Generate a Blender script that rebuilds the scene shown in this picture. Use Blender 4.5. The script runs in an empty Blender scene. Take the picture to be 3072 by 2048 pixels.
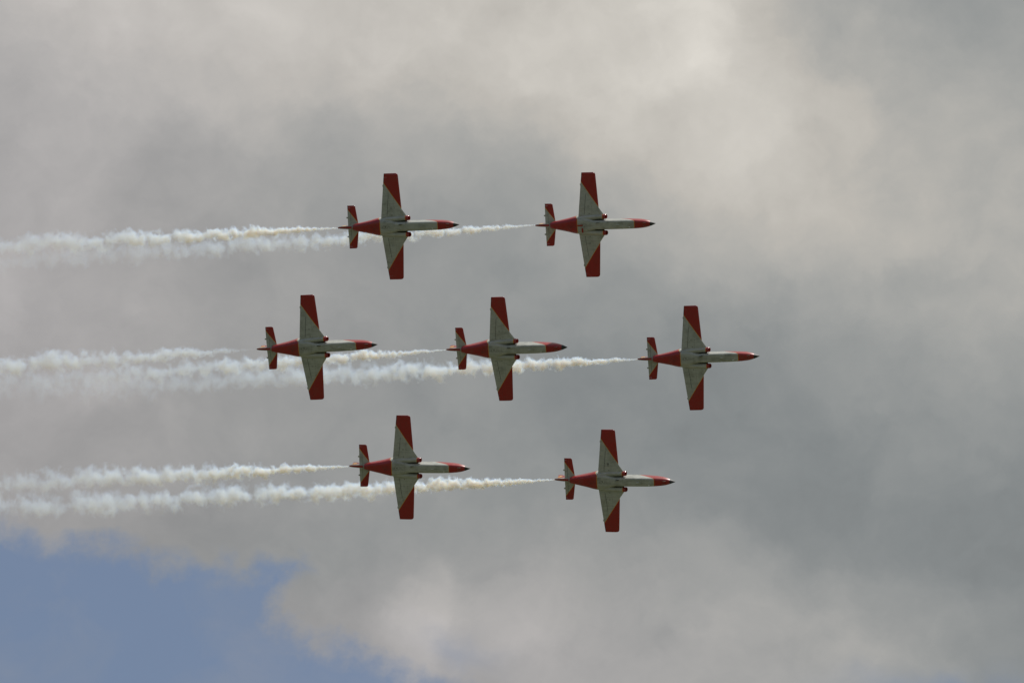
import bpy, bmesh, math, random
from mathutils import Vector, Quaternion, Matrix, noise

random.seed(7)
C = bpy.context.scene.collection
S = bpy.context.scene
R = math.radians

# ------------------------------------------------------------------ camera, sun, exposure
cam_d = bpy.data.cameras.new("camera")
cam = bpy.data.objects.new("camera", cam_d)
C.objects.link(cam)
cam.location = (0, 0, 1.7)
cam.rotation_euler = (R(90 + 25), 0, 0)
cam_d.sensor_width = 22.7
cam_d.lens = 150.0
cam_d.clip_start = 0.5
cam_d.clip_end = 60000
S.camera = cam

SUN_DIR = Vector((0.30, 0.143, 0.943)).normalized()          # towards the sun
SUN_EL = math.asin(SUN_DIR.z)
SUN_AZ = math.atan2(SUN_DIR.x, SUN_DIR.y)                    # from +Y towards +X
sun_d = bpy.data.lights.new("sun", 'SUN')
sun_d.energy = 4.6
sun_d.angle = R(0.5)
sun_d.color = (1.0, 0.96, 0.90)
sun = bpy.data.objects.new("sun", sun_d)
C.objects.link(sun)
sun.rotation_euler = (-SUN_DIR).to_track_quat('-Z', 'Y').to_euler()
sun.location = (0, 0, 900)

S.view_settings.view_transform = 'Standard'
S.view_settings.look = 'None'
S.view_settings.exposure = 0.0
S.view_settings.gamma = 1.0
S.view_settings.use_curve_mapping = False
S.cycles.volume_bounces = 16
S.cycles.max_bounces = 18
S.cycles.volume_max_steps = 512
S.cycles.use_adaptive_sampling = True
S.cycles.adaptive_threshold = 0.015


# ------------------------------------------------------------------ node expression helper
class X:
    """A scalar in a node tree; arithmetic builds Math nodes."""
    def __init__(self, nt, s):
        self.nt, self.s = nt, s

    def _m(self, op, *a, clamp=False):
        n = self.nt.nodes.new('ShaderNodeMath')
        n.operation = op
        n.use_clamp = clamp
        for i, v in enumerate((self,) + a):
            if isinstance(v, X):
                self.nt.links.new(v.s, n.inputs[i])
            else:
                n.inputs[i].default_value = v
        return X(self.nt, n.outputs[0])

    def __add__(self, o): return self._m('ADD', o)
    __radd__ = __add__
    def __sub__(self, o): return self._m('SUBTRACT', o)
    def __rsub__(self, o): return self._m('MULTIPLY', -1.0) + o
    def __mul__(self, o): return self._m('MULTIPLY', o)
    __rmul__ = __mul__
    def __truediv__(self, o): return self._m('DIVIDE', o)
    def __neg__(self): return self._m('MULTIPLY', -1.0)
    def abs(self): return self._m('ABSOLUTE')
    def sqrt(self): return self._m('SQRT')
    def exp(self): return self._m('EXPONENT')
    def ln(self): return self._m('LOGARITHM', math.e)
    def pow(self, e): return self._m('POWER', e)
    def min(self, o): return self._m('MINIMUM', o)
    def max(self, o): return self._m('MAXIMUM', o)
    def gt(self, o): return self._m('GREATER_THAN', o)
    def lt(self, o): return self._m('LESS_THAN', o)
    def clamp(self): return self._m('ADD', 0.0, clamp=True)

    def ramp(self, a, b, c=0.0, d=1.0, smooth=True):
        n = self.nt.nodes.new('ShaderNodeMapRange')
        n.interpolation_type = 'SMOOTHSTEP' if smooth else 'LINEAR'
        n.clamp = True
        self.nt.links.new(self.s, n.inputs['Value'])
        for k, v in (('From Min', a), ('From Max', b), ('To Min', c), ('To Max', d)):
            if isinstance(v, X):
                self.nt.links.new(v.s, n.inputs[k])
            else:
                n.inputs[k].default_value = v
        return X(self.nt, n.outputs['Result'])


def coords(nt, which='Object'):
    tc = nt.nodes.new('ShaderNodeTexCoord')
    sp = nt.nodes.new('ShaderNodeSeparateXYZ')
    nt.links.new(tc.outputs[which], sp.inputs[0])
    return tuple(X(nt, sp.outputs[i]) for i in range(3)), tc.outputs[which]


def vec(nt, x, y, z):
    n = nt.nodes.new('ShaderNodeCombineXYZ')
    for i, v in enumerate((x, y, z)):
        if isinstance(v, X):
            nt.links.new(v.s, n.inputs[i])
        else:
            n.inputs[i].default_value = v
    return n.outputs[0]


def fbm(nt, v, scale, detail=4.0, rough=0.5, dist=0.0, color=False):
    n = nt.nodes.new('ShaderNodeTexNoise')
    n.inputs['Scale'].default_value = scale
    n.inputs['Detail'].default_value = detail
    n.inputs['Roughness'].default_value = rough
    n.inputs['Distortion'].default_value = dist
    nt.links.new(v, n.inputs['Vector'])
    if color:
        sp = nt.nodes.new('ShaderNodeSeparateXYZ')
        nt.links.new(n.outputs['Color'], sp.inputs[0])
        return tuple(X(nt, sp.outputs[i]) for i in range(3))
    return X(nt, n.outputs[0])


def mixc(nt, fac, a, b):
    n = nt.nodes.new('ShaderNodeMix')
    n.data_type = 'RGBA'
    if isinstance(fac, X):
        nt.links.new(fac.s, n.inputs[0])
    else:
        n.inputs[0].default_value = fac
    for sock, v in ((n.inputs[6], a), (n.inputs[7], b)):
        if isinstance(v, tuple):
            sock.default_value = (v[0], v[1], v[2], 1)
        else:
            nt.links.new(v, sock)
    return n.outputs[2]


# ------------------------------------------------------------------ sky: clear blue above, banks of cloud by azimuth and elevation
world = bpy.data.worlds.new("World")
S.world = world
world.use_nodes = True
wt = world.node_tree
wt.nodes.clear()
w_out = wt.nodes.new('ShaderNodeOutputWorld')
w_bg = wt.nodes.new('ShaderNodeBackground')
w_bg.inputs['Strength'].default_value = 0.08
wt.links.new(w_bg.outputs[0], w_out.inputs[0])
sky = wt.nodes.new('ShaderNodeTexSky')
sky.sky_type = 'NISHITA'
sky.sun_disc = False
sky.sun_elevation = SUN_EL
sky.sun_rotation = SUN_AZ
sky.air_density = 1.0
sky.dust_density = 2.3
sky.ozone_density = 1.0

(dx, dy, dz), dvec = coords(wt, 'Generated')
DEG = 57.29578
az = dx._m('ARCTAN2', dy) * DEG                        # degrees right of north
el = dz._m('ARCSINE') * DEG                            # degrees above the horizon
# slow warping of the cloud field so that no edge is smooth
sky_v = vec(wt, az * 0.9, el, 0.0)
w1 = fbm(wt, sky_v, 0.7, 3.0, 0.5, color=True)
w2 = fbm(wt, sky_v, 2.4, 7.0, 0.60, color=True)
AZ = az + (w1[0] - 0.5) * 0.8 + (w2[0] - 0.5) * 0.55
EL = el + (w1[1] - 0.5) * 0.6 + (w2[1] - 0.5) * 0.50


def bank(a, e, sa, se, rot=0.0):
    """A soft bank of cloud centred at azimuth a, elevation e (degrees)."""
    c, s = math.cos(R(rot)), math.sin(R(rot))
    p, q = AZ - a, EL - e
    u = (p * c + q * s) * (1.0 / sa)
    v = (q * c - p * s) * (1.0 / se)
    return (-(u * u + v * v)).exp()


fine = fbm(wt, sky_v, 1.1, 8.0, 0.56, 0.4)
wide = fbm(wt, dvec, 2.5, 4.0, 0.5)
far = el.ramp(30.0, 45.0)                              # away from the photographed patch the cover is just noise
# brightness of the cloud: bright where thin, grey where deep
SKY_BASE = 0.30
lum = None
BANKS = [(-1.4, 22.3, 0.027), (0.2, 22.3, 0.061), (1.8, 22.3, 0.065), (3.2, 22.3, 0.06), (4.7, 22.3, -0.02),
         (-4.6, 23.6, 0.013), (-3.0, 23.6, -0.009), (-1.4, 23.6, -0.011), (1.8, 23.6, -0.038), (3.2, 23.6, -0.042),
         (4.7, 23.6, -0.058), (-4.6, 25.0, 0.065), (-3.0, 25.0, 0.043), (0.2, 25.0, -0.018), (1.8, 25.0, -0.043),
         (4.7, 25.0, 0.058), (-4.6, 26.4, 0.042), (-1.4, 26.4, 0.011), (1.8, 26.4, 0.127), (3.2, 26.4, 0.092),
         (4.7, 26.4, 0.074), (-4.6, 27.8, 0.122), (-3.0, 27.8, 0.159), (-1.4, 27.8, 0.155), (0.2, 27.8, 0.176),
         (1.8, 27.8, 0.23), (4.7, 27.8, 0.022)]
for a, e, k in BANKS:
    t = bank(a, e, 1.25, 1.05) * k
    lum = t if lum is None else lum + t
lum = lum + bank(-0.68, 22.75, 0.34, 0.36) * 0.10 + bank(2.1, 26.9, 0.55, 0.9, 25) * 0.03 - bank(2.75, 27.75, 0.6, 0.42, -30) * 0.035
lum = lum + SKY_BASE
billow = fbm(wt, vec(wt, AZ * 0.8, EL * 1.1, 4.0), 2.1, 8.0, 0.57)
crest = fbm(wt, vec(wt, AZ * 0.9, EL, 9.0), 0.9, 7.0, 0.5).ramp(0.46, 0.64)     # folds with a lit edge
lum = lum * ((fine - 0.5) * 0.30 + (billow - 0.5) * 0.26 + crest * 0.07 + 1.0)
lum = lum + (wide - 0.5) * far * 0.5
lum = lum.max(0.06)
warm = lum.ramp(0.25, 0.48, 0.0, 1.0, False)
pink = bank(-5.0, 25.0, 3.2, 4.0).max(bank(-1.0, 22.2, 3.5, 1.0) * 0.9)
tint = mixc(wt, warm, (0.935, 1.003, 1.02), (1.05, 1.003, 0.92))
tint = mixc(wt, pink * 0.8, tint, (1.03, 0.988, 1.0))
cl = wt.nodes.new('ShaderNodeVectorMath')
cl.operation = 'SCALE'
wt.links.new(tint, cl.inputs[0])
wt.links.new((lum * 12.5).s, cl.inputs['Scale'])
# the gap where the blue shows, with its stepped edge
f_a = (22.95 + (AZ + 4.7) * 0.055 - EL).min((-2.05 - AZ) * 1.2)
f_b = 22.66 - (AZ + 2.15) * 0.34 - EL
f_in = f_a.max(f_b) + (w2[2] - 0.5) * 0.5 + (billow - 0.5) * 0.4
small = bank(-0.38, 22.38, 0.34, 0.14, -25) * 0.3 + bank(4.0, 22.02, 0.9, 0.16, 0) * 0.5
far_gap = fbm(wt, dvec, 1.7, 5.0, 0.55).ramp(0.52, 0.62) * far
gap = (f_in.ramp(-0.16, 0.22) * (0.935 - (fine - 0.48).max(0.0) * 0.9)).max(small.clamp()).max(far_gap)
col = mixc(wt, gap, cl.outputs[0], sky.outputs[0])
wt.links.new(col, w_bg.inputs['Color'])


# ------------------------------------------------------------------ materials
def new_mat(name):
    m = bpy.data.materials.new(name)
    m.use_nodes = True
    nt = m.node_tree
    return m, nt, nt.nodes['Principled BSDF']


RED = (0.34, 0.004, 0.006)
WHITE = (0.45, 0.46, 0.42)
YELLOW = (0.62, 0.25, 0.015)


def gloss(b, rough=0.3, coat=0.6):
    b.inputs['Roughness'].default_value = rough
    b.inputs['Coat Weight'].default_value = coat
    b.inputs['Coat Roughness'].default_value = 0.12


def grime(nt, v, colour, amount=0.35, stretch=0.25):
    """Oil streaks and dirt along the airflow (body x)."""
    sp = nt.nodes.new('ShaderNodeVectorMath')
    sp.operation = 'MULTIPLY'
    sp.inputs[1].default_value = (stretch, 1.0, 1.0)
    oi = nt.nodes.new('ShaderNodeObjectInfo')             # every airframe is dirty in its own way
    sh = nt.nodes.new('ShaderNodeVectorMath')
    sh.operation = 'MULTIPLY_ADD'
    nt.links.new(oi.outputs['Random'], sh.inputs[0])
    sh.inputs[1].default_value = (40, 31, 23)
    nt.links.new(v, sh.inputs[2])
    v = sh.outputs[0]
    nt.links.new(v, sp.inputs[0])
    a = fbm(nt, sp.outputs[0], 6.0, 6.0, 0.65)
    b = fbm(nt, v, 1.3, 3.0, 0.5)
    f = (a.ramp(0.42, 0.72) * 0.6 + b.ramp(0.45, 0.7) * 0.5) * amount
    return mixc(nt, f, colour, (0.10, 0.10, 0.075)), f


def line(x, at, w):
    """1 within w of at."""
    return (x - at).abs().lt(w)


def paint_wing(name, te, le, flap_lines=True):
    """White panel and red outer triangle parted by a yellow line from te=(x,|y|) to le."""
    m, nt, b = new_mat(name)
    (x, y, z), v = coords(nt)
    ay = y.abs()
    nx, ny = -(le[1] - te[1]), (le[0] - te[0])
    ln = math.hypot(nx, ny)
    d = (x - te[0]) * (nx / ln) + (ay - te[1]) * (ny / ln)      # > 0 on the red side
    white, f = grime(nt, v, WHITE, 0.48)
    # panel seams of the white area
    if flap_lines:
        seam = line(x, -0.62, 0.012) * 0.35
        seam = seam.max(line(ay, 1.62, 0.012) * 0.35).max(line(ay, 2.55, 0.010) * 0.3)
        # access covers
        px, py = x + 0.45, ay - 2.0
        for (qx, qy, r) in ((-0.92, 1.86, 0.085), (-0.85, 1.15, 0.06), (-1.24, 1.86, 0.035), (-0.58, 1.86, 0.035)):
            rr = ((x - qx) * (x - qx) + (ay - qy) * (ay - qy)).sqrt()
            seam = seam.max(rr.lt(r) * 0.6)
        white = mixc(nt, seam.clamp(), white, (0.05, 0.05, 0.045))
    red, _ = grime(nt, v, RED, 0.16)
    inner = ay.gt(le[1] - 0.07)                       # the strake ahead of the kink stays white
    edge = x.lt((ay - 1.0) * 0.1 - 1.955) if flap_lines else x.lt(-5.735)
    red = mixc(nt, edge, red, (0.012, 0.012, 0.016))         # shaded trailing edge of the red tips, painted in as black
    c = mixc(nt, d.gt(0.0) * inner, white, red)
    c = mixc(nt, d.abs().lt(0.026) * inner, c, YELLOW)
    nt.links.new(c, b.inputs['Base Color'])
    gloss(b, 0.38, 0.35)
    return m


def paint_fuselage():
    m, nt, b = new_mat("fuselage_paint")
    (x, y, z), v = coords(nt)
    ay = y.abs()
    # nose boundary: straight across the belly, swept back up the sides
    nose = x - (3.88 - (z + 0.42).max(0.0) * 1.15 - (ay - 0.33).max(0.0) * 1.8)
    # tail boundary, clipped corners
    tail = (-2.08 - (ay - 0.66).max(0.0) * 1.15) - x
    white, f = grime(nt, v, WHITE, 0.6)
    seam = line(x, -0.72, 0.012).max(line(x, 0.62, 0.010)).max(line(x, 2.6, 0.008)) * 0.3
    bay = line(ay, 0.17, 0.011) * line(x, 2.45, 0.95)     # nose gear doors and belly doors
    bay = bay.max(line(ay, 0.0, 0.010) * line(x, 2.45, 0.95)).max(line(x, 3.4, 0.011) * ay.lt(0.17)).max(line(x, 1.5, 0.011) * ay.lt(0.17))
    bay = bay.max(line(ay, 0.36, 0.011) * line(x, -1.35, 0.62))
    seam = seam.max(bay * 0.25)
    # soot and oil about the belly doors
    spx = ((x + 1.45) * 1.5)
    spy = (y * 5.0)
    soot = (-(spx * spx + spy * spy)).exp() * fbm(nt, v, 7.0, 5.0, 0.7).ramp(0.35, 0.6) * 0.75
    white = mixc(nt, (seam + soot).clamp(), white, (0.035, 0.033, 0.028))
    red, _ = grime(nt, v, RED, 0.30)
    rx, ry = (x + 2.75) * 2.2, y * 3.0
    red = mixc(nt, (-(rx * rx + ry * ry)).exp() * fbm(nt, v, 5.0, 4.0, 0.6).ramp(0.4, 0.6) * 0.5, red, (0.06, 0.012, 0.012))
    rail = (z - 1.02) - (x + 0.4).abs().gt(3.2) * 9.0           # red band along the cockpit rail
    d = nose.max(tail).max(rail)
    c = mixc(nt, d.gt(0.0), white, red)
    c = mixc(nt, d.abs().lt(0.026), c, YELLOW)
    nt.links.new(c, b.inputs['Base Color'])
    gloss(b, 0.34, 0.35)
    return m


def plain(name, colour, rough=0.4, coat=0.3, metal=0.0, dirt=0.3):
    m, nt, b = new_mat(name)
    (x, y, z), v = coords(nt)
    c, _ = grime(nt, v, colour, dirt)
    nt.links.new(c, b.inputs['Base Color'])
    b.inputs['Metallic'].default_value = metal
    gloss(b, rough, coat)
    return m


M_WING = paint_wing("wing_paint", (-1.63, 4.36), (0.15, 1.80))
M_TAIL = paint_wing("tailplane_paint", (-5.79, 1.80), (-4.70, 0.46), False)
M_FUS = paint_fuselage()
M_RED = plain("red_paint", RED, 0.3, 0.6)
M_WHITE = plain("white_paint", WHITE, 0.35, 0.4)
M_YEL = plain("yellow_paint", (0.88, 0.60, 0.16), 0.4, 0.3, dirt=0.1)
M_BLACK = plain("radome_black", (0.022, 0.026, 0.026), 0.62, 0.0, dirt=0.1)
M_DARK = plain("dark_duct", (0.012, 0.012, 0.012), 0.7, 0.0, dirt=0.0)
M_METAL = plain("heat_stained_metal", (0.30, 0.27, 0.23), 0.42, 0.0, 0.85)
M_LAMP = plain("lamp_lens", (0.85, 0.85, 0.82), 0.08, 1.0, dirt=0.0)
M_GLASS, _nt, _b = new_mat("canopy_glass")
_b.inputs['Base Color'].default_value = (0.03, 0.035, 0.04, 1)
_b.inputs['Roughness'].default_value = 0.05
_b.inputs['Coat Weight'].default_value = 1.0


def paint_nacelle():
    m, nt, b = new_mat("nacelle_paint")
    (x, y, z), v = coords(nt)
    white, _ = grime(nt, v, WHITE, 0.35)
    c = mixc(nt, x.gt(0.50), white, YELLOW)
    nt.links.new(c, b.inputs['Base Color'])
    gloss(b, 0.32, 0.5)
    return m


M_NAC = paint_nacelle()


# ------------------------------------------------------------------ mesh helpers
def finish(name, bm, mat, parent=None, sharp=38.0):
    bmesh.ops.recalc_face_normals(bm, faces=bm.faces)
    for f in bm.faces:
        f.smooth = True
    for e in bm.edges:
        if len(e.link_faces) == 2 and e.calc_face_angle(0.0) > R(sharp):
            e.smooth = False
    me = bpy.data.meshes.new(name)
    bm.to_mesh(me)
    bm.free()
    me.materials.append(mat)
    o = bpy.data.objects.new(name, me)
    C.objects.link(o)
    if parent is not None:
        o.parent = parent
    return o


def loft(rings, cap0=True, cap1=True, closed=True, bm=None):
    bm = bm or bmesh.new()
    vs = [[bm.verts.new(p) for p in r] for r in rings]
    n = len(vs[0])
    for a, b in zip(vs, vs[1:]):
        for i in range(n if closed else n - 1):
            j = (i + 1) % n
            bm.faces.new((a[i], a[j], b[j], b[i]))
    if cap0:
        bm.faces.new(vs[0][::-1])
    if cap1:
        bm.faces.new(vs[-1])
    return bm


def interp(keys, x):
    """Smooth interpolation through key rows (x, a, b, c...)."""
    keys = sorted(keys)
    if x <= keys[0][0]:
        return keys[0][1:]
    if x >= keys[-1][0]:
        return keys[-1][1:]
    for i in range(len(keys) - 1):
        if keys[i][0] <= x <= keys[i + 1][0]:
            break
    k0, k1 = keys[i], keys[i + 1]
    h = k1[0] - k0[0]
    t = (x - k0[0]) / h

    def slope(j, c):
        if j <= 0 or j >= len(keys) - 1:
            a, b = (0, 1) if j <= 0 else (-2, -1)
            return (keys[b][c] - keys[a][c]) / (keys[b][0] - keys[a][0])
        d0 = (keys[j][c] - keys[j - 1][c]) / (keys[j][0] - keys[j - 1][0])
        d1 = (keys[j + 1][c] - keys[j][c]) / (keys[j + 1][0] - keys[j][0])
        return 0.0 if d0 * d1 <= 0 else 2 * d0 * d1 / (d0 + d1)
    out = []
    for c in range(1, len(k0)):
        m0, m1 = slope(i, c), slope(i + 1, c)
        t2, t3 = t * t, t * t * t
        out.append((2 * t3 - 3 * t2 + 1) * k0[c] + (t3 - 2 * t2 + t) * h * m0
                   + (-2 * t3 + 3 * t2) * k1[c] + (t3 - t2) * h * m1)
    return tuple(out)


def oval(x, hw, zb, zt, pb, pt, zc=None, n=56):
    """Rounded-box ring: flat-bellied below, rounder above."""
    if zc is None:
        zc = zb + (zt - zb) * 0.78
    r = []
    for i in range(n):
        a = 2 * math.pi * i / n
        c, s = math.cos(a), math.sin(a)
        p = pt if s > 0 else pb
        h = (zt - zc) if s > 0 else (zc - zb)
        r.append((x, hw * math.copysign(abs(c) ** (2 / p), c), zc + h * math.copysign(abs(s) ** (2 / p), s)))
    return r


def box(bm, lo, hi):
    v = [bm.verts.new((x, y, z)) for x in (lo[0], hi[0]) for y in (lo[1], hi[1]) for z in (lo[2], hi[2])]
    for f in ((0, 1, 3, 2), (4, 6, 7, 5), (0, 4, 5, 1), (2, 3, 7, 6), (0, 2, 6, 4), (1, 5, 7, 3)):
        bm.faces.new([v[i] for i in f])


def airfoil(c, t):
    """Half thickness of a symmetric section at chord fraction c."""
    return 5 * t * (0.2969 * math.sqrt(max(c, 0)) - 0.126 * c - 0.3516 * c * c + 0.2843 * c ** 3 - 0.1015 * c ** 4)


def section(planform, y, c0, c1, thick, n=14, axis='y', side=1):
    """Closed ring of the wing section at span y between chord fractions c0..c1."""
    le, te, z = planform(y)
    ch = le - te
    up, lo = [], []
    for i in range(n):
        s = i / (n - 1)
        c = c0 + (c1 - c0) * (1 - math.cos(s * math.pi / 2) if c0 == 0 else s)
        h = airfoil(c, thick(y)) * ch + 0.004
        up.append((le - c * ch, h))
        lo.append((le - c * ch, -h))
    ring = up + lo[::-1]
    if axis == 'y':
        return [(px, side * y, z + h) for px, h in ring]
    return [(px, h, y) for px, h in ring]


def piecewise(pts, y):
    for (a, va), (b, vb) in zip(pts, pts[1:]):
        if y <= b:
            return va + (vb - va) * (y - a) / (b - a)
    return pts[-1][1]


# wing planform -------------------------------------------------------------
W_LE = [(0.3, -0.55), (0.90, -0.55), (0.93, 0.72), (1.0, 0.683), (1.73, 0.137), (5.08, -0.115), (5.20, -0.16), (5.27, -0.24), (5.30, -0.36)]
W_TE = [(0.3, -2.09), (1.0, -2.007), (5.24, -1.583), (5.30, -1.56)]


def wing_plan(y):
    return piecewise(W_LE, y), piecewise(W_TE, y), -0.22 + 0.066 * y


def wing_thick(y):
    if y > 5.24:
        return 0.085
    return min(0.13, 0.10 + 0.02 * y)


S_LE = [(0.0, -4.62), (0.49, -4.697), (2.03, -4.965), (2.10, -5.01), (2.15, -5.12)]
S_TE = [(0.0, -5.74), (2.15, -5.787)]


def stab_plan(y):
    return piecewise(S_LE, y), piecewise(S_TE, y), 0.60 + 0.13 * y


def stab_thick(y):
    return 0.045 if y > 2.1 else 0.10


F_LE = [(0.7, -4.15), (2.50, -6.33), (2.66, -6.47), (2.75, -6.62)]
F_TE = [(0.7, -6.52), (2.75, -6.955)]


def fin_plan(z):
    return piecewise(F_LE, z), piecewise(F_TE, z), 0.0


def hinge(plan, y, d):
    le, te, _ = plan(y)
    return 1.0 - d / (le - te)


def stations(*lists):
    return sorted({round(v, 4) for l in lists for v in l})


def jet(name, label, loc, quat, variant):
    root = bpy.data.objects.new(name, None)
    C.objects.link(root)
    root.rotation_mode = 'QUATERNION'
    root.location = loc
    root.rotation_quaternion = quat
    root.empty_display_size = 1.0
    root['label'] = label
    root['category'] = 'jet plane'
    root['group'] = 'red and white display jets flying in formation'

    # fuselage ---------------------------------------------------------------
    keys = [  # x, half width, belly z, top z, belly squareness, top squareness
        (5.42, 0.245, -0.29, 0.22, 2.2, 2.0),
        (5.10, 0.345, -0.38, 0.31, 2.5, 2.0),
        (4.60, 0.428, -0.47, 0.56, 3.2, 2.1),
        (3.90, 0.470, -0.56, 0.82, 4.4, 2.2),
        (2.90, 0.480, -0.62, 1.10, 6.0, 2.6),
        (1.60, 0.486, -0.64, 1.26, 6.5, 2.8),
        (0.60, 0.488, -0.64, 1.26, 6.0, 2.8),
        (-0.20, 0.490, -0.63, 1.18, 5.0, 2.6),
        (-0.55, 0.600, -0.62, 1.12, 4.4, 2.6),
        (-0.95, 0.780, -0.61, 1.08, 4.0, 2.6),
        (-1.35, 0.890, -0.60, 1.04, 3.8, 2.5),
        (-2.10, 0.930, -0.57, 1.00, 3.6, 2.4),
        (-2.60, 0.850, -0.52, 0.98, 3.6, 2.4),
        (-3.15, 0.710, -0.44, 0.95, 3.6, 2.4),
        (-4.00, 0.530, -0.28, 0.90, 3.6, 2.3),
        (-4.70, 0.390, -0.10, 0.84, 3.4, 2.2),
        (-5.10, 0.300, 0.04, 0.78, 2.8, 2.2),
    ]
    xs = [5.42 - i * (5.42 + 5.10) / 70 for i in range(71)]
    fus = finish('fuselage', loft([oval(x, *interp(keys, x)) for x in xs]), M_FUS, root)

    # radome
    rk = [(5.42, 0.247, -0.292, 0.222), (5.62, 0.170, -0.205, 0.155), (5.82, 0.086, -0.11, 0.075), (5.96, 0.024, -0.04, 0.012), (6.0, 0.004, -0.018, -0.010)]
    finish('radome', loft([oval(x, *interp(rk, x), 2.1, 2.0, n=40) for x in
                           [5.42, 5.5, 5.58, 5.66, 5.74, 5.82, 5.9, 5.96, 6.0]]), M_BLACK, root)

    # canopy on the far side
    ck = [(0.4, 0.10, 1.18), (1.0, 0.32, 1.50), (2.0, 0.36, 1.62), (3.0, 0.33, 1.42), (3.6, 0.20, 1.06), (3.9, 0.05, 0.80)]
    can = [oval(x, interp(ck, x)[0], 0.42, interp(ck, x)[1], 2.0, 2.1, n=32) for x in [0.4 + 0.1 * i for i in range(36)]]
    finish('canopy', loft(can), M_GLASS, root)

    # tail boom under the fin: slim, with a flat narrow underside
    bk = [(-5.06, 0.235, 0.18, 0.92), (-5.5, 0.165, 0.31, 0.95), (-6.0, 0.135, 0.39, 0.95), (-6.5, 0.10, 0.48, 0.95), (-6.8, 0.05, 0.56, 0.86)]
    bx = [-5.06 - 0.06 * i for i in range(30)]
    boom = finish('tail_boom', loft([oval(x, *interp(bk, x), 4.5, 2.0, n=40) for x in bx]), M_RED, root)
    bm = bmesh.new()   # added white band, painting in the sky glint on the glossy boom sides
    ring = []
    for x in bx[1:]:
        hw, zb, zt = interp(bk, x)
        ring.append([(x, -hw - 0.012, zb + 0.03), (x, hw + 0.012, zb + 0.03), (x, hw + 0.012, zb + 0.03 + 0.30 * min(1, (x + 7.0) / 1.2)),
                     (x, -hw - 0.012, zb + 0.03 + 0.30 * min(1, (x + 7.0) / 1.2))])
    loft(ring, bm=bm)
    finish('boom_glint_band', bm, M_WHITE, boom)
    # jet pipe
    n = 28
    prof = [(-4.98, 0.19), (-5.16, 0.185), (-5.22, 0.175), (-5.22, 0.155), (-5.02, 0.14)]
    rings = [[(px, r * math.cos(2 * math.pi * i / n), 0.22 + r * math.sin(2 * math.pi * i / n)) for i in range(n)] for px, r in prof]
    finish('jet_pipe', loft(rings, cap0=False), M_METAL, root)

    # wings ------------------------------------------------------------------
    for side in (-1, 1):
        ys = stations([0.3, 0.65, 1.0, 1.1, 1.73, 2.3, 3.0, 3.1, 3.8, 4.5, 4.9, 5.08, 5.2, 5.25, 5.28, 5.30])
        rings = []
        FL, AI = (1.092, 3.128), (3.134, 4.914)

        def cut(y, lo, hi, d, gap):
            return hinge(wing_plan, y, d)
        for y in ys:
            le, te, _ = wing_plan(y)
            rings.append(section(wing_plan, y, 0.0, 1.0, wing_thick, side=side))
        # main panel: full chord inboard and outboard, cut at the hinge between
        rr = []
        seq = [(0.3, 1), (0.65, 1), (0.90, 1), (0.93, 1), (1.0, 1), (1.085, 1), (1.0851, 0), (1.73, 0), (2.4, 0), (3.1, 0), (3.8, 0), (4.4, 0),
               (4.92, 0), (4.9201, 1), (5.08, 1), (5.2, 1), (5.25, 1), (5.28, 1), (5.295, 1), (5.30, 1)]
        for y, full in seq:
            rr.append(section(wing_plan, y, 0.0, 1.0 if full else hinge(wing_plan, y, 0.63 if y < 3.12 else 0.63 - 0.09 * (y - 3.12)),
                              wing_thick, n=18, side=side))
        wing = finish('wing', loft(rr), M_WING, root)
        for nm, (y0, y1) in (('flap', FL), ('aileron', AI)):
            st = [y0 + (y1 - y0) * i / 4 for i in range(5)]
            rr = [section(wing_plan, y, hinge(wing_plan, y, (0.63 if nm == 'flap' else 0.63 - 0.09 * (y - 3.12)) - (0.022 if nm == 'flap' else 0.008)), 1.0,
                          wing_thick, n=8, side=side) for y in st]
            finish(nm, loft(rr), M_WING, wing)
        # dark seal strip that closes the hinge gap
        bm = bmesh.new()
        st = [1.09 + (4.915 - 1.09) * i / 12 for i in range(13)]
        rr = []
        for y in st:
            le, te, z = wing_plan(y)
            hx = te + (0.63 if y < 3.12 else 0.63 - 0.09 * (y - 3.12))
            h = airfoil(hinge(wing_plan, y, hx - te), wing_thick(y)) * (le - te) + (0.006 if y < 3.12 else -0.004)
            w = 0.004
            rr.append([(hx + 0.004 + w, side * y, z + h), (hx - 0.024 - w, side * y, z + h * 0.94), (hx - 0.024 - w, side * y, z - h * 0.96), (hx + 0.004 + w, side * y, z - h)])
        loft(rr, bm=bm)
        finish('hinge_seal', bm, M_DARK, wing)
        # hinge fairings at the trailing edge, tip lamp, small lens under the panel
        bm = bmesh.new()
        for yy, x0, w in ((4.08, -1.66, 0.10),):
            z = wing_plan(yy)[2]
            box(bm, (x0 - 0.09, side * yy - w, z - 0.03), (x0 + 0.10, side * yy + w, z + 0.02))
        finish('hinge_fairing', bm, M_WHITE, wing)
        le, te, z = wing_plan(1.86)
        h = airfoil(hinge(wing_plan, 1.86, -0.92 - te), wing_thick(1.86)) * (le - te)
        bm = bmesh.new()
        bmesh.ops.create_uvsphere(bm, u_segments=12, v_segments=8, radius=0.032)
        bmesh.ops.translate(bm, verts=bm.verts, vec=(-0.92, side * 1.86, z - h - 0.008))
        finish('landing_lamp', bm, M_LAMP, wing)

        # intake nacelle ------------------------------------------------------
        yc, zc, n = 0.82, -0.17, 36
        prof = [(0.58, 0.245, 0.82), (0.2, 0.248, 0.815), (-0.4, 0.255, 0.79), (-1.0, 0.25, 0.75), (-1.6, 0.23, 0.70), (-1.9, 0.22, 0.64), (-2.04, 0.12, 0.58)]
        rings = []
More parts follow.
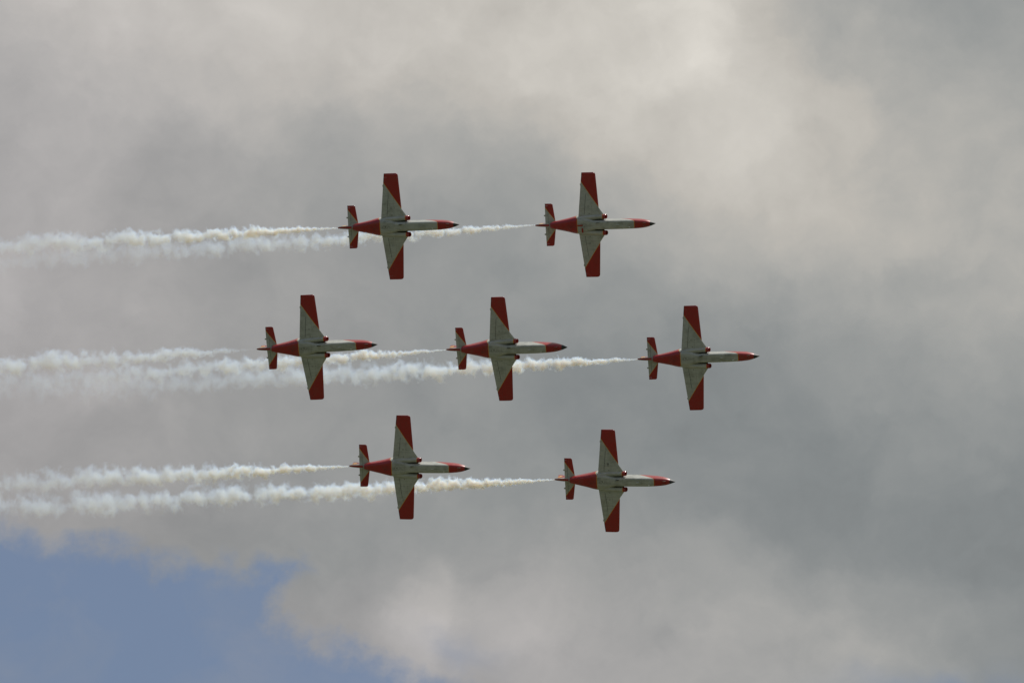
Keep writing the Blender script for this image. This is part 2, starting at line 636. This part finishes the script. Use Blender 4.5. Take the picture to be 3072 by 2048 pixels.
        for i in range(24):
            x = 0.58 - i * 2.62 / 23
            r, yy = interp([(p[0], p[1], p[2]) for p in prof], x)
            rings.append([(x, side * yy + r * math.cos(2 * math.pi * k / n), zc + 1.15 * r * math.sin(2 * math.pi * k / n)) for k in range(n)])
        nac = finish('intake_nacelle', loft(rings, cap0=False), M_NAC, root)
        lip = [(0.56, 0.246), (0.66, 0.250), (0.78, 0.248), (0.86, 0.238), (0.895, 0.212), (0.885, 0.188), (0.82, 0.176), (0.66, 0.172), (0.40, 0.172)]
        rings = [[(px + 0.10 * math.sin(2 * math.pi * k / n) * (1 if px > 0.6 else 0) * 0.6, side * yc + r * math.cos(2 * math.pi * k / n), zc + 1.15 * r * math.sin(2 * math.pi * k / n)) for k in range(n)]
                 for px, r in lip]
        finish('intake_lip', loft(rings, cap0=False, cap1=False), M_RED, nac)
        rings = [[(0.41, side * yc + r * math.cos(2 * math.pi * k / n), zc + 1.15 * r * math.sin(2 * math.pi * k / n)) for k in range(n)] for r in (0.1725, 0.06)]
        finish('compressor_face', loft(rings, cap0=False), M_DARK, nac)

        bm = bmesh.new()  # added dark plate, stands in for the shade between nacelle and fuselage
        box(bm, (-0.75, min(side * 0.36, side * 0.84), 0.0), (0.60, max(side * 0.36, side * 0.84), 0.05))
        finish('gap_shade_plate', bm, M_DARK, nac)

        # tailplane -------------------------------------------------------------
        seq = [(0.05, 0), (0.3, 0), (0.8, 0), (1.4, 0), (1.95, 0), (1.9501, 1), (2.03, 1), (2.08, 1), (2.12, 1), (2.15, 1)]
        rr = [section(stab_plan, y, 0.0, 1.0 if full else hinge(stab_plan, y, 0.33), stab_thick, n=14, side=side) for y, full in seq]
        tp = finish('tailplane', loft(rr), M_TAIL, root)
        st = [0.16, 0.6, 1.2, 1.94]
        rr = [section(stab_plan, y, hinge(stab_plan, y, 0.315), 1.0, stab_thick, n=8, side=side) for y in st]
        ele = finish('elevator', loft(rr), M_TAIL, tp)
        bm = bmesh.new()
        rr = []
        for y in st:
            le, te, z = stab_plan(y)
            h = airfoil(hinge(stab_plan, y, 0.32), stab_thick(y)) * (le - te) + 0.006
            rr.append([(te + 0.333, side * y, z + h), (te + 0.311, side * y, z + h * 0.97), (te + 0.311, side * y, z - h * 0.97), (te + 0.333, side * y, z - h)])
        loft(rr, bm=bm)
        finish('hinge_seal', bm, M_DARK, tp)
        bm = bmesh.new()
        box(bm, (-5.89, side * 0.95 - 0.085, 0.60 + 0.13 * 0.95 - 0.03), (-5.70, side * 0.95 + 0.07, 0.60 + 0.13 * 0.95 + 0.015))
        finish('trim_tab_horn', bm, M_WHITE, tp)

    # fin, rudder, team badge --------------------------------------------------
    def fin_thick(z):
        return 0.05 if z > 2.7 else 0.085
    zs = [0.7, 1.1, 1.6, 2.1, 2.5, 2.6, 2.66, 2.72, 2.75]
    rr = [section(fin_plan, z, 0.0, hinge(fin_plan, z, min(0.52, 0.9 * (fin_plan(z)[0] - fin_plan(z)[1]))) if z < 2.45 else (1.0 if z > 2.46 else 0.5), fin_thick, n=14, axis='z') for z in zs]
    fin = finish('fin', loft(rr), M_RED, root)
    zs = [0.95, 1.4, 1.9, 2.44]
    rr = [section(fin_plan, z, hinge(fin_plan, z, min(0.505, 0.88 * (fin_plan(z)[0] - fin_plan(z)[1]))), 1.0, fin_thick, n=8, axis='z') for z in zs]
    rud = finish('rudder', loft(rr), M_RED, root)
    for side in (-1, 1):
        bm = bmesh.new()   # spread-winged yellow badge
        pts = [(-6.30, 1.72), (-6.42, 1.60), (-6.56, 1.46), (-6.70, 1.30), (-6.64, 1.52), (-6.66, 1.66), (-6.58, 1.74), (-6.56, 1.98), (-6.47, 1.84), (-6.38, 2.02), (-6.34, 1.84)]
        yv = 0.058
        a = [bm.verts.new((p[0], side * (yv - 0.03), p[1])) for p in pts]
        b = [bm.verts.new((p[0], side * yv, p[1])) for p in pts]
        bm.faces.new(b)
        for i in range(len(pts)):
            j = (i + 1) % len(pts)
            bm.faces.new((a[i], a[j], b[j], b[i]))
        finish('eagle_badge', bm, M_YEL, rud)

    # belly fittings -----------------------------------------------------------
    def blade(nm, x, y, l, h, mat):
        hw, zb, zt, pb, pt = interp(keys, x)
        rr = []
        for s in range(5):
            t = s / 4
            ll, ww = l * (1 - 0.35 * t), 0.022 * (1 - 0.5 * t)
            zz = zb + 0.02 - (h + 0.02) * t
            xo = x - 0.18 * l * t
            rr.append([(xo + ll / 2 * math.cos(a), y + ww * math.sin(a), zz) for a in [2 * math.pi * k / 12 for k in range(12)]])
        finish(nm, loft(rr), mat, fus)
    blade('blade_antenna', 0.10, -0.24, 0.42, 0.20, M_DARK)
    blade('blade_antenna', 2.20, 0.0, 0.34, 0.14, M_LAMP)
    bm = bmesh.new()
    bmesh.ops.create_uvsphere(bm, u_segments=14, v_segments=8, radius=0.06)
    bmesh.ops.scale(bm, verts=bm.verts, vec=(1.4, 0.8, 0.8))
    bmesh.ops.translate(bm, verts=bm.verts, vec=(3.35, 0.26, -0.575))
    finish('landing_lamp', bm, M_LAMP, fus)
    for y in (-0.14, 0.14):
        bm = bmesh.new()
        box(bm, (4.72, y - 0.012, -0.50), (5.05, y + 0.012, -0.38))
        finish('pitot_strake', bm, M_METAL, fus)
    if variant == 'patches':
        for lo, hi in (((-2.06, -0.07, -0.60), (-1.50, 0.07, -0.50)), ((-1.62, 0.26, -0.615), (-1.46, 0.72, -0.5))):
            bm = bmesh.new()
            box(bm, lo, hi)
            finish('red_belly_patch', bm, M_RED, fus)
    return root


def code_letters(root):
    """The dark, half worn code under one wing: a ring and two strokes."""
    wing = next(o for o in root.children if o.name.startswith('wing') and o.data.vertices[0].co.y < 0)
    def strip(pts, w):
        bm = bmesh.new()
        rr = []
        for k, (x, y) in enumerate(pts):
            a, b = pts[max(k - 1, 0)], pts[min(k + 1, len(pts) - 1)]
            tx, ty = b[0] - a[0], b[1] - a[1]
            l = math.hypot(tx, ty)
            nx, ny = -ty / l * w, tx / l * w
            le, te, z = wing_plan(y)
            zz = z - airfoil((le - x) / (le - te), wing_thick(y)) * (le - te) - 0.004
            rr.append([(x + nx, -(y + ny), zz), (x - nx, -(y - ny), zz), (x - nx, -(y - ny), zz - 0.006), (x + nx, -(y + ny), zz - 0.006)])
        finish('code_letter', loft(rr, bm=bm), M_DARK, wing)
    strip([(-0.93 + 0.085 * math.cos(a), 1.83 + 0.085 * math.sin(a)) for a in [2 * math.pi * k / 16 for k in range(17)]], 0.018)
    strip([(-1.03, 1.67), (-0.83, 1.67)], 0.018)
    strip([(-1.03, 1.54), (-0.97, 1.57), (-0.86, 1.57), (-0.80, 1.54)], 0.012)


JETS = [
    ((-10.973, 604.712, 296.300), (0.86449, -0.48349, 0.10331, -0.09064), ''),
    ((8.718, 612.763, 300.408), (0.86488, -0.48097, 0.11124, -0.09094), 'patches'),
    ((-19.097, 610.739, 285.874), (0.87706, -0.46086, 0.09244, -0.09919), ''),
    ((-0.205, 614.531, 287.440), (0.88347, -0.44799, 0.09889, -0.09491), ''),
    ((19.109, 618.155, 288.139), (0.86569, -0.4833, 0.09581, -0.08843), ''),
    ((-9.959, 621.661, 277.604), (0.87558, -0.467, 0.10096, -0.07128), ''),
    ((10.750, 627.237, 278.591), (0.88208, -0.4521, 0.1056, -0.07997), ''),
]
JET_LABELS = [
    "jet at the left of the upper pair, its nose against another jet's smoke",
    "right jet of the upper pair, with extra red patches on its white belly",
    "leftmost jet of the middle row of three, its wing crossing two white smoke trails",
    "middle jet of the row of three, between the two other jets of that row",
    "foremost red and white jet, rightmost of all seven, clear sky behind its wings",
    "left jet of the lowest pair, its lower wing over a smoke trail",
    "lowest red and white jet, right of the bottom pair, with clear sky ahead of it",
]


def copy_tree(o, parent):
    c = o.copy()
    C.objects.link(c)
    c.parent = parent
    for ch in list(o.children):
        copy_tree(ch, c)
    return c


proto = jet('jet_plane', JET_LABELS[0], JETS[0][0], JETS[0][1], '')
marked = jet('jet_plane', JET_LABELS[1], JETS[1][0], JETS[1][1], 'patches')
for i in range(2, 7):
    o = copy_tree(proto, None)
    o.location = JETS[i][0]
    o.rotation_quaternion = JETS[i][1]
    o['label'] = JET_LABELS[i]
code_letters(o)


# ------------------------------------------------------------------ smoke trails
def smoke_material(name, A, b, s0, length, dens, fade, seed, thin):
    m = bpy.data.materials.new(name)
    m.use_nodes = True
    nt = m.node_tree
    nt.nodes.clear()
    out = nt.nodes.new('ShaderNodeOutputMaterial')
    pv = nt.nodes.new('ShaderNodeVolumeScatter')          # fine droplets scatter blue a little more than red
    nt.links.new(pv.outputs[0], out.inputs['Volume'])
    pv.inputs['Color'].default_value = (0.53, 0.715, 0.98, 1)
    pv.inputs['Anisotropy'].default_value = 0.0
    (x, y, z), v = coords(nt)
    s = x.max(0.0) + s0
    e = (s * (-1.0 / b)).exp()
    r = (1.0 - e) * A + 0.008 * s
    # coordinate that grows with the number of radii passed: puffs scale with the trail
    u = (((s * (1.0 / b)).exp() - 1.0).max(1e-4)).ln() * (b / A)
    q = vec(nt, u * 0.85 + seed, y / r * 0.85, z / r * 0.85)
    n1 = fbm(nt, q, 1.25, 5.0, 0.5, 0.3)
    n2 = fbm(nt, q, 0.42, 2.0, 0.5)
    rho = ((y * y + z * z).sqrt()) / r
    calm = x.ramp(0.0, 12.0, 0.45, 1.0)                    # the jet only breaks into puffs further back
    shape = 1.0 - rho + (n1 - 0.52) * calm * 2.9 + (n2 - 0.5) * 1.5
    puff = shape.ramp(0.06, 0.95)
    d = (puff * (dens * 2.3)) / r
    d = d * (s * (-1.0 / fade)).exp()
    d = d * x.ramp(0.0, 8.0, thin * 0.4, 1.0)
    nt.links.new(d.s, pv.inputs['Density'])
    m.cycles.volume_step_rate = 0.05
    return m


TRAILS = [  # start, end, radius A, build-up length b, density, fade length
    ((-17.092, 606.997, 297.222), (-53.162, 616.524, 299.835), 0.88, 11.0, 3.6, 16.0, 1.0),
    ((2.561, 615.067, 301.488), (-54.305, 630.516, 304.687), 0.85, 11.0, 2.6, 18.0, 0.8),
    ((-25.243, 613.001, 286.739), (-53.067, 620.567, 288.289), 1.05, 11.0, 0.75, 90.0, 0.12),
    ((-6.500, 616.789, 288.389), (-53.796, 629.855, 290.586), 0.85, 11.0, 3.2, 15.0, 0.8),
    ((12.899, 620.360, 289.009), (-54.489, 638.331, 293.522), 1.02, 11.0, 3.6, 18.0, 0.8),
    ((-16.201, 623.691, 278.662), (-53.758, 633.739, 281.109), 1.08, 11.0, 3.4, 16.0, 0.9),
    ((4.541, 629.366, 279.699), (-54.645, 645.247, 283.455), 0.96, 11.0, 3.9, 24.0, 1.0),
]
TRAIL_LABELS = [
    "white smoke trail behind the left jet of the upper pair, the higher of two there",
    "thin white smoke trail from the jet with red belly patches, passing behind its wingman",
    "faint hazy smoke trail behind the leftmost jet of the middle row",
    "white smoke trail from the middle jet of the three, passing behind the leftmost jet",
    "long puffy smoke trail from the foremost jet, lowest trail of the middle row",
    "white smoke trail behind the left jet of the lowest pair, above a second trail",
    "dense puffy smoke trail from the lowest jet, lowest of all the trails",
]
for i, (p0, p1, A, b, dens, fade, thin) in enumerate(TRAILS):
    p0, p1 = Vector(p0), Vector(p1)
    d = (p1 - p0)
    L = d.length + 10.0
    d.normalize()
    s0 = 0.55
    n = 28
    st = [L * (k / 90.0) ** 1.25 for k in range(91)]
    rings = []
    for s in st:
        ss = s + s0
        r = (A * (1 - math.exp(-ss / b)) + 0.008 * ss) * 1.42 + 0.01
        rings.append([(s, r * math.cos(2 * math.pi * k / n), r * math.sin(2 * math.pi * k / n)) for k in range(n)])
    o = finish('smoke_trail', loft(rings), smoke_material('smoke', A, b, s0, L, dens, fade, 13.7 * i, thin))
    zax = Vector((0, 0, 1))
    yax = zax.cross(d).normalized()
    zax = d.cross(yax)
    o.matrix_world = Matrix.Translation(p0) @ Matrix((d, yax, zax)).transposed().to_4x4()
    o['label'] = TRAIL_LABELS[i]
    o['category'] = 'smoke trail'
    o['group'] = 'smoke trails behind the jets'

# ------------------------------------------------------------------ the dry airfield below
gm, gnt, gb = new_mat("dry_grass")
(gx, gy, gz), gv = coords(gnt)
g1 = fbm(gnt, gv, 0.004, 6.0, 0.6)
g2 = fbm(gnt, gv, 0.12, 6.0, 0.65)
gc = mixc(gnt, g1.ramp(0.35, 0.65), (0.075, 0.078, 0.042), (0.055, 0.068, 0.032))
gc = mixc(gnt, g2.ramp(0.3, 0.7) * 0.4, gc, (0.06, 0.06, 0.03))
gnt.links.new(gc, gb.inputs['Base Color'])
gb.inputs['Roughness'].default_value = 0.95
bm = bmesh.new()
bmesh.ops.create_circle(bm, cap_ends=True, segments=96, radius=25000)
g = finish('ground', bm, gm)
g['kind'] = 'structure'
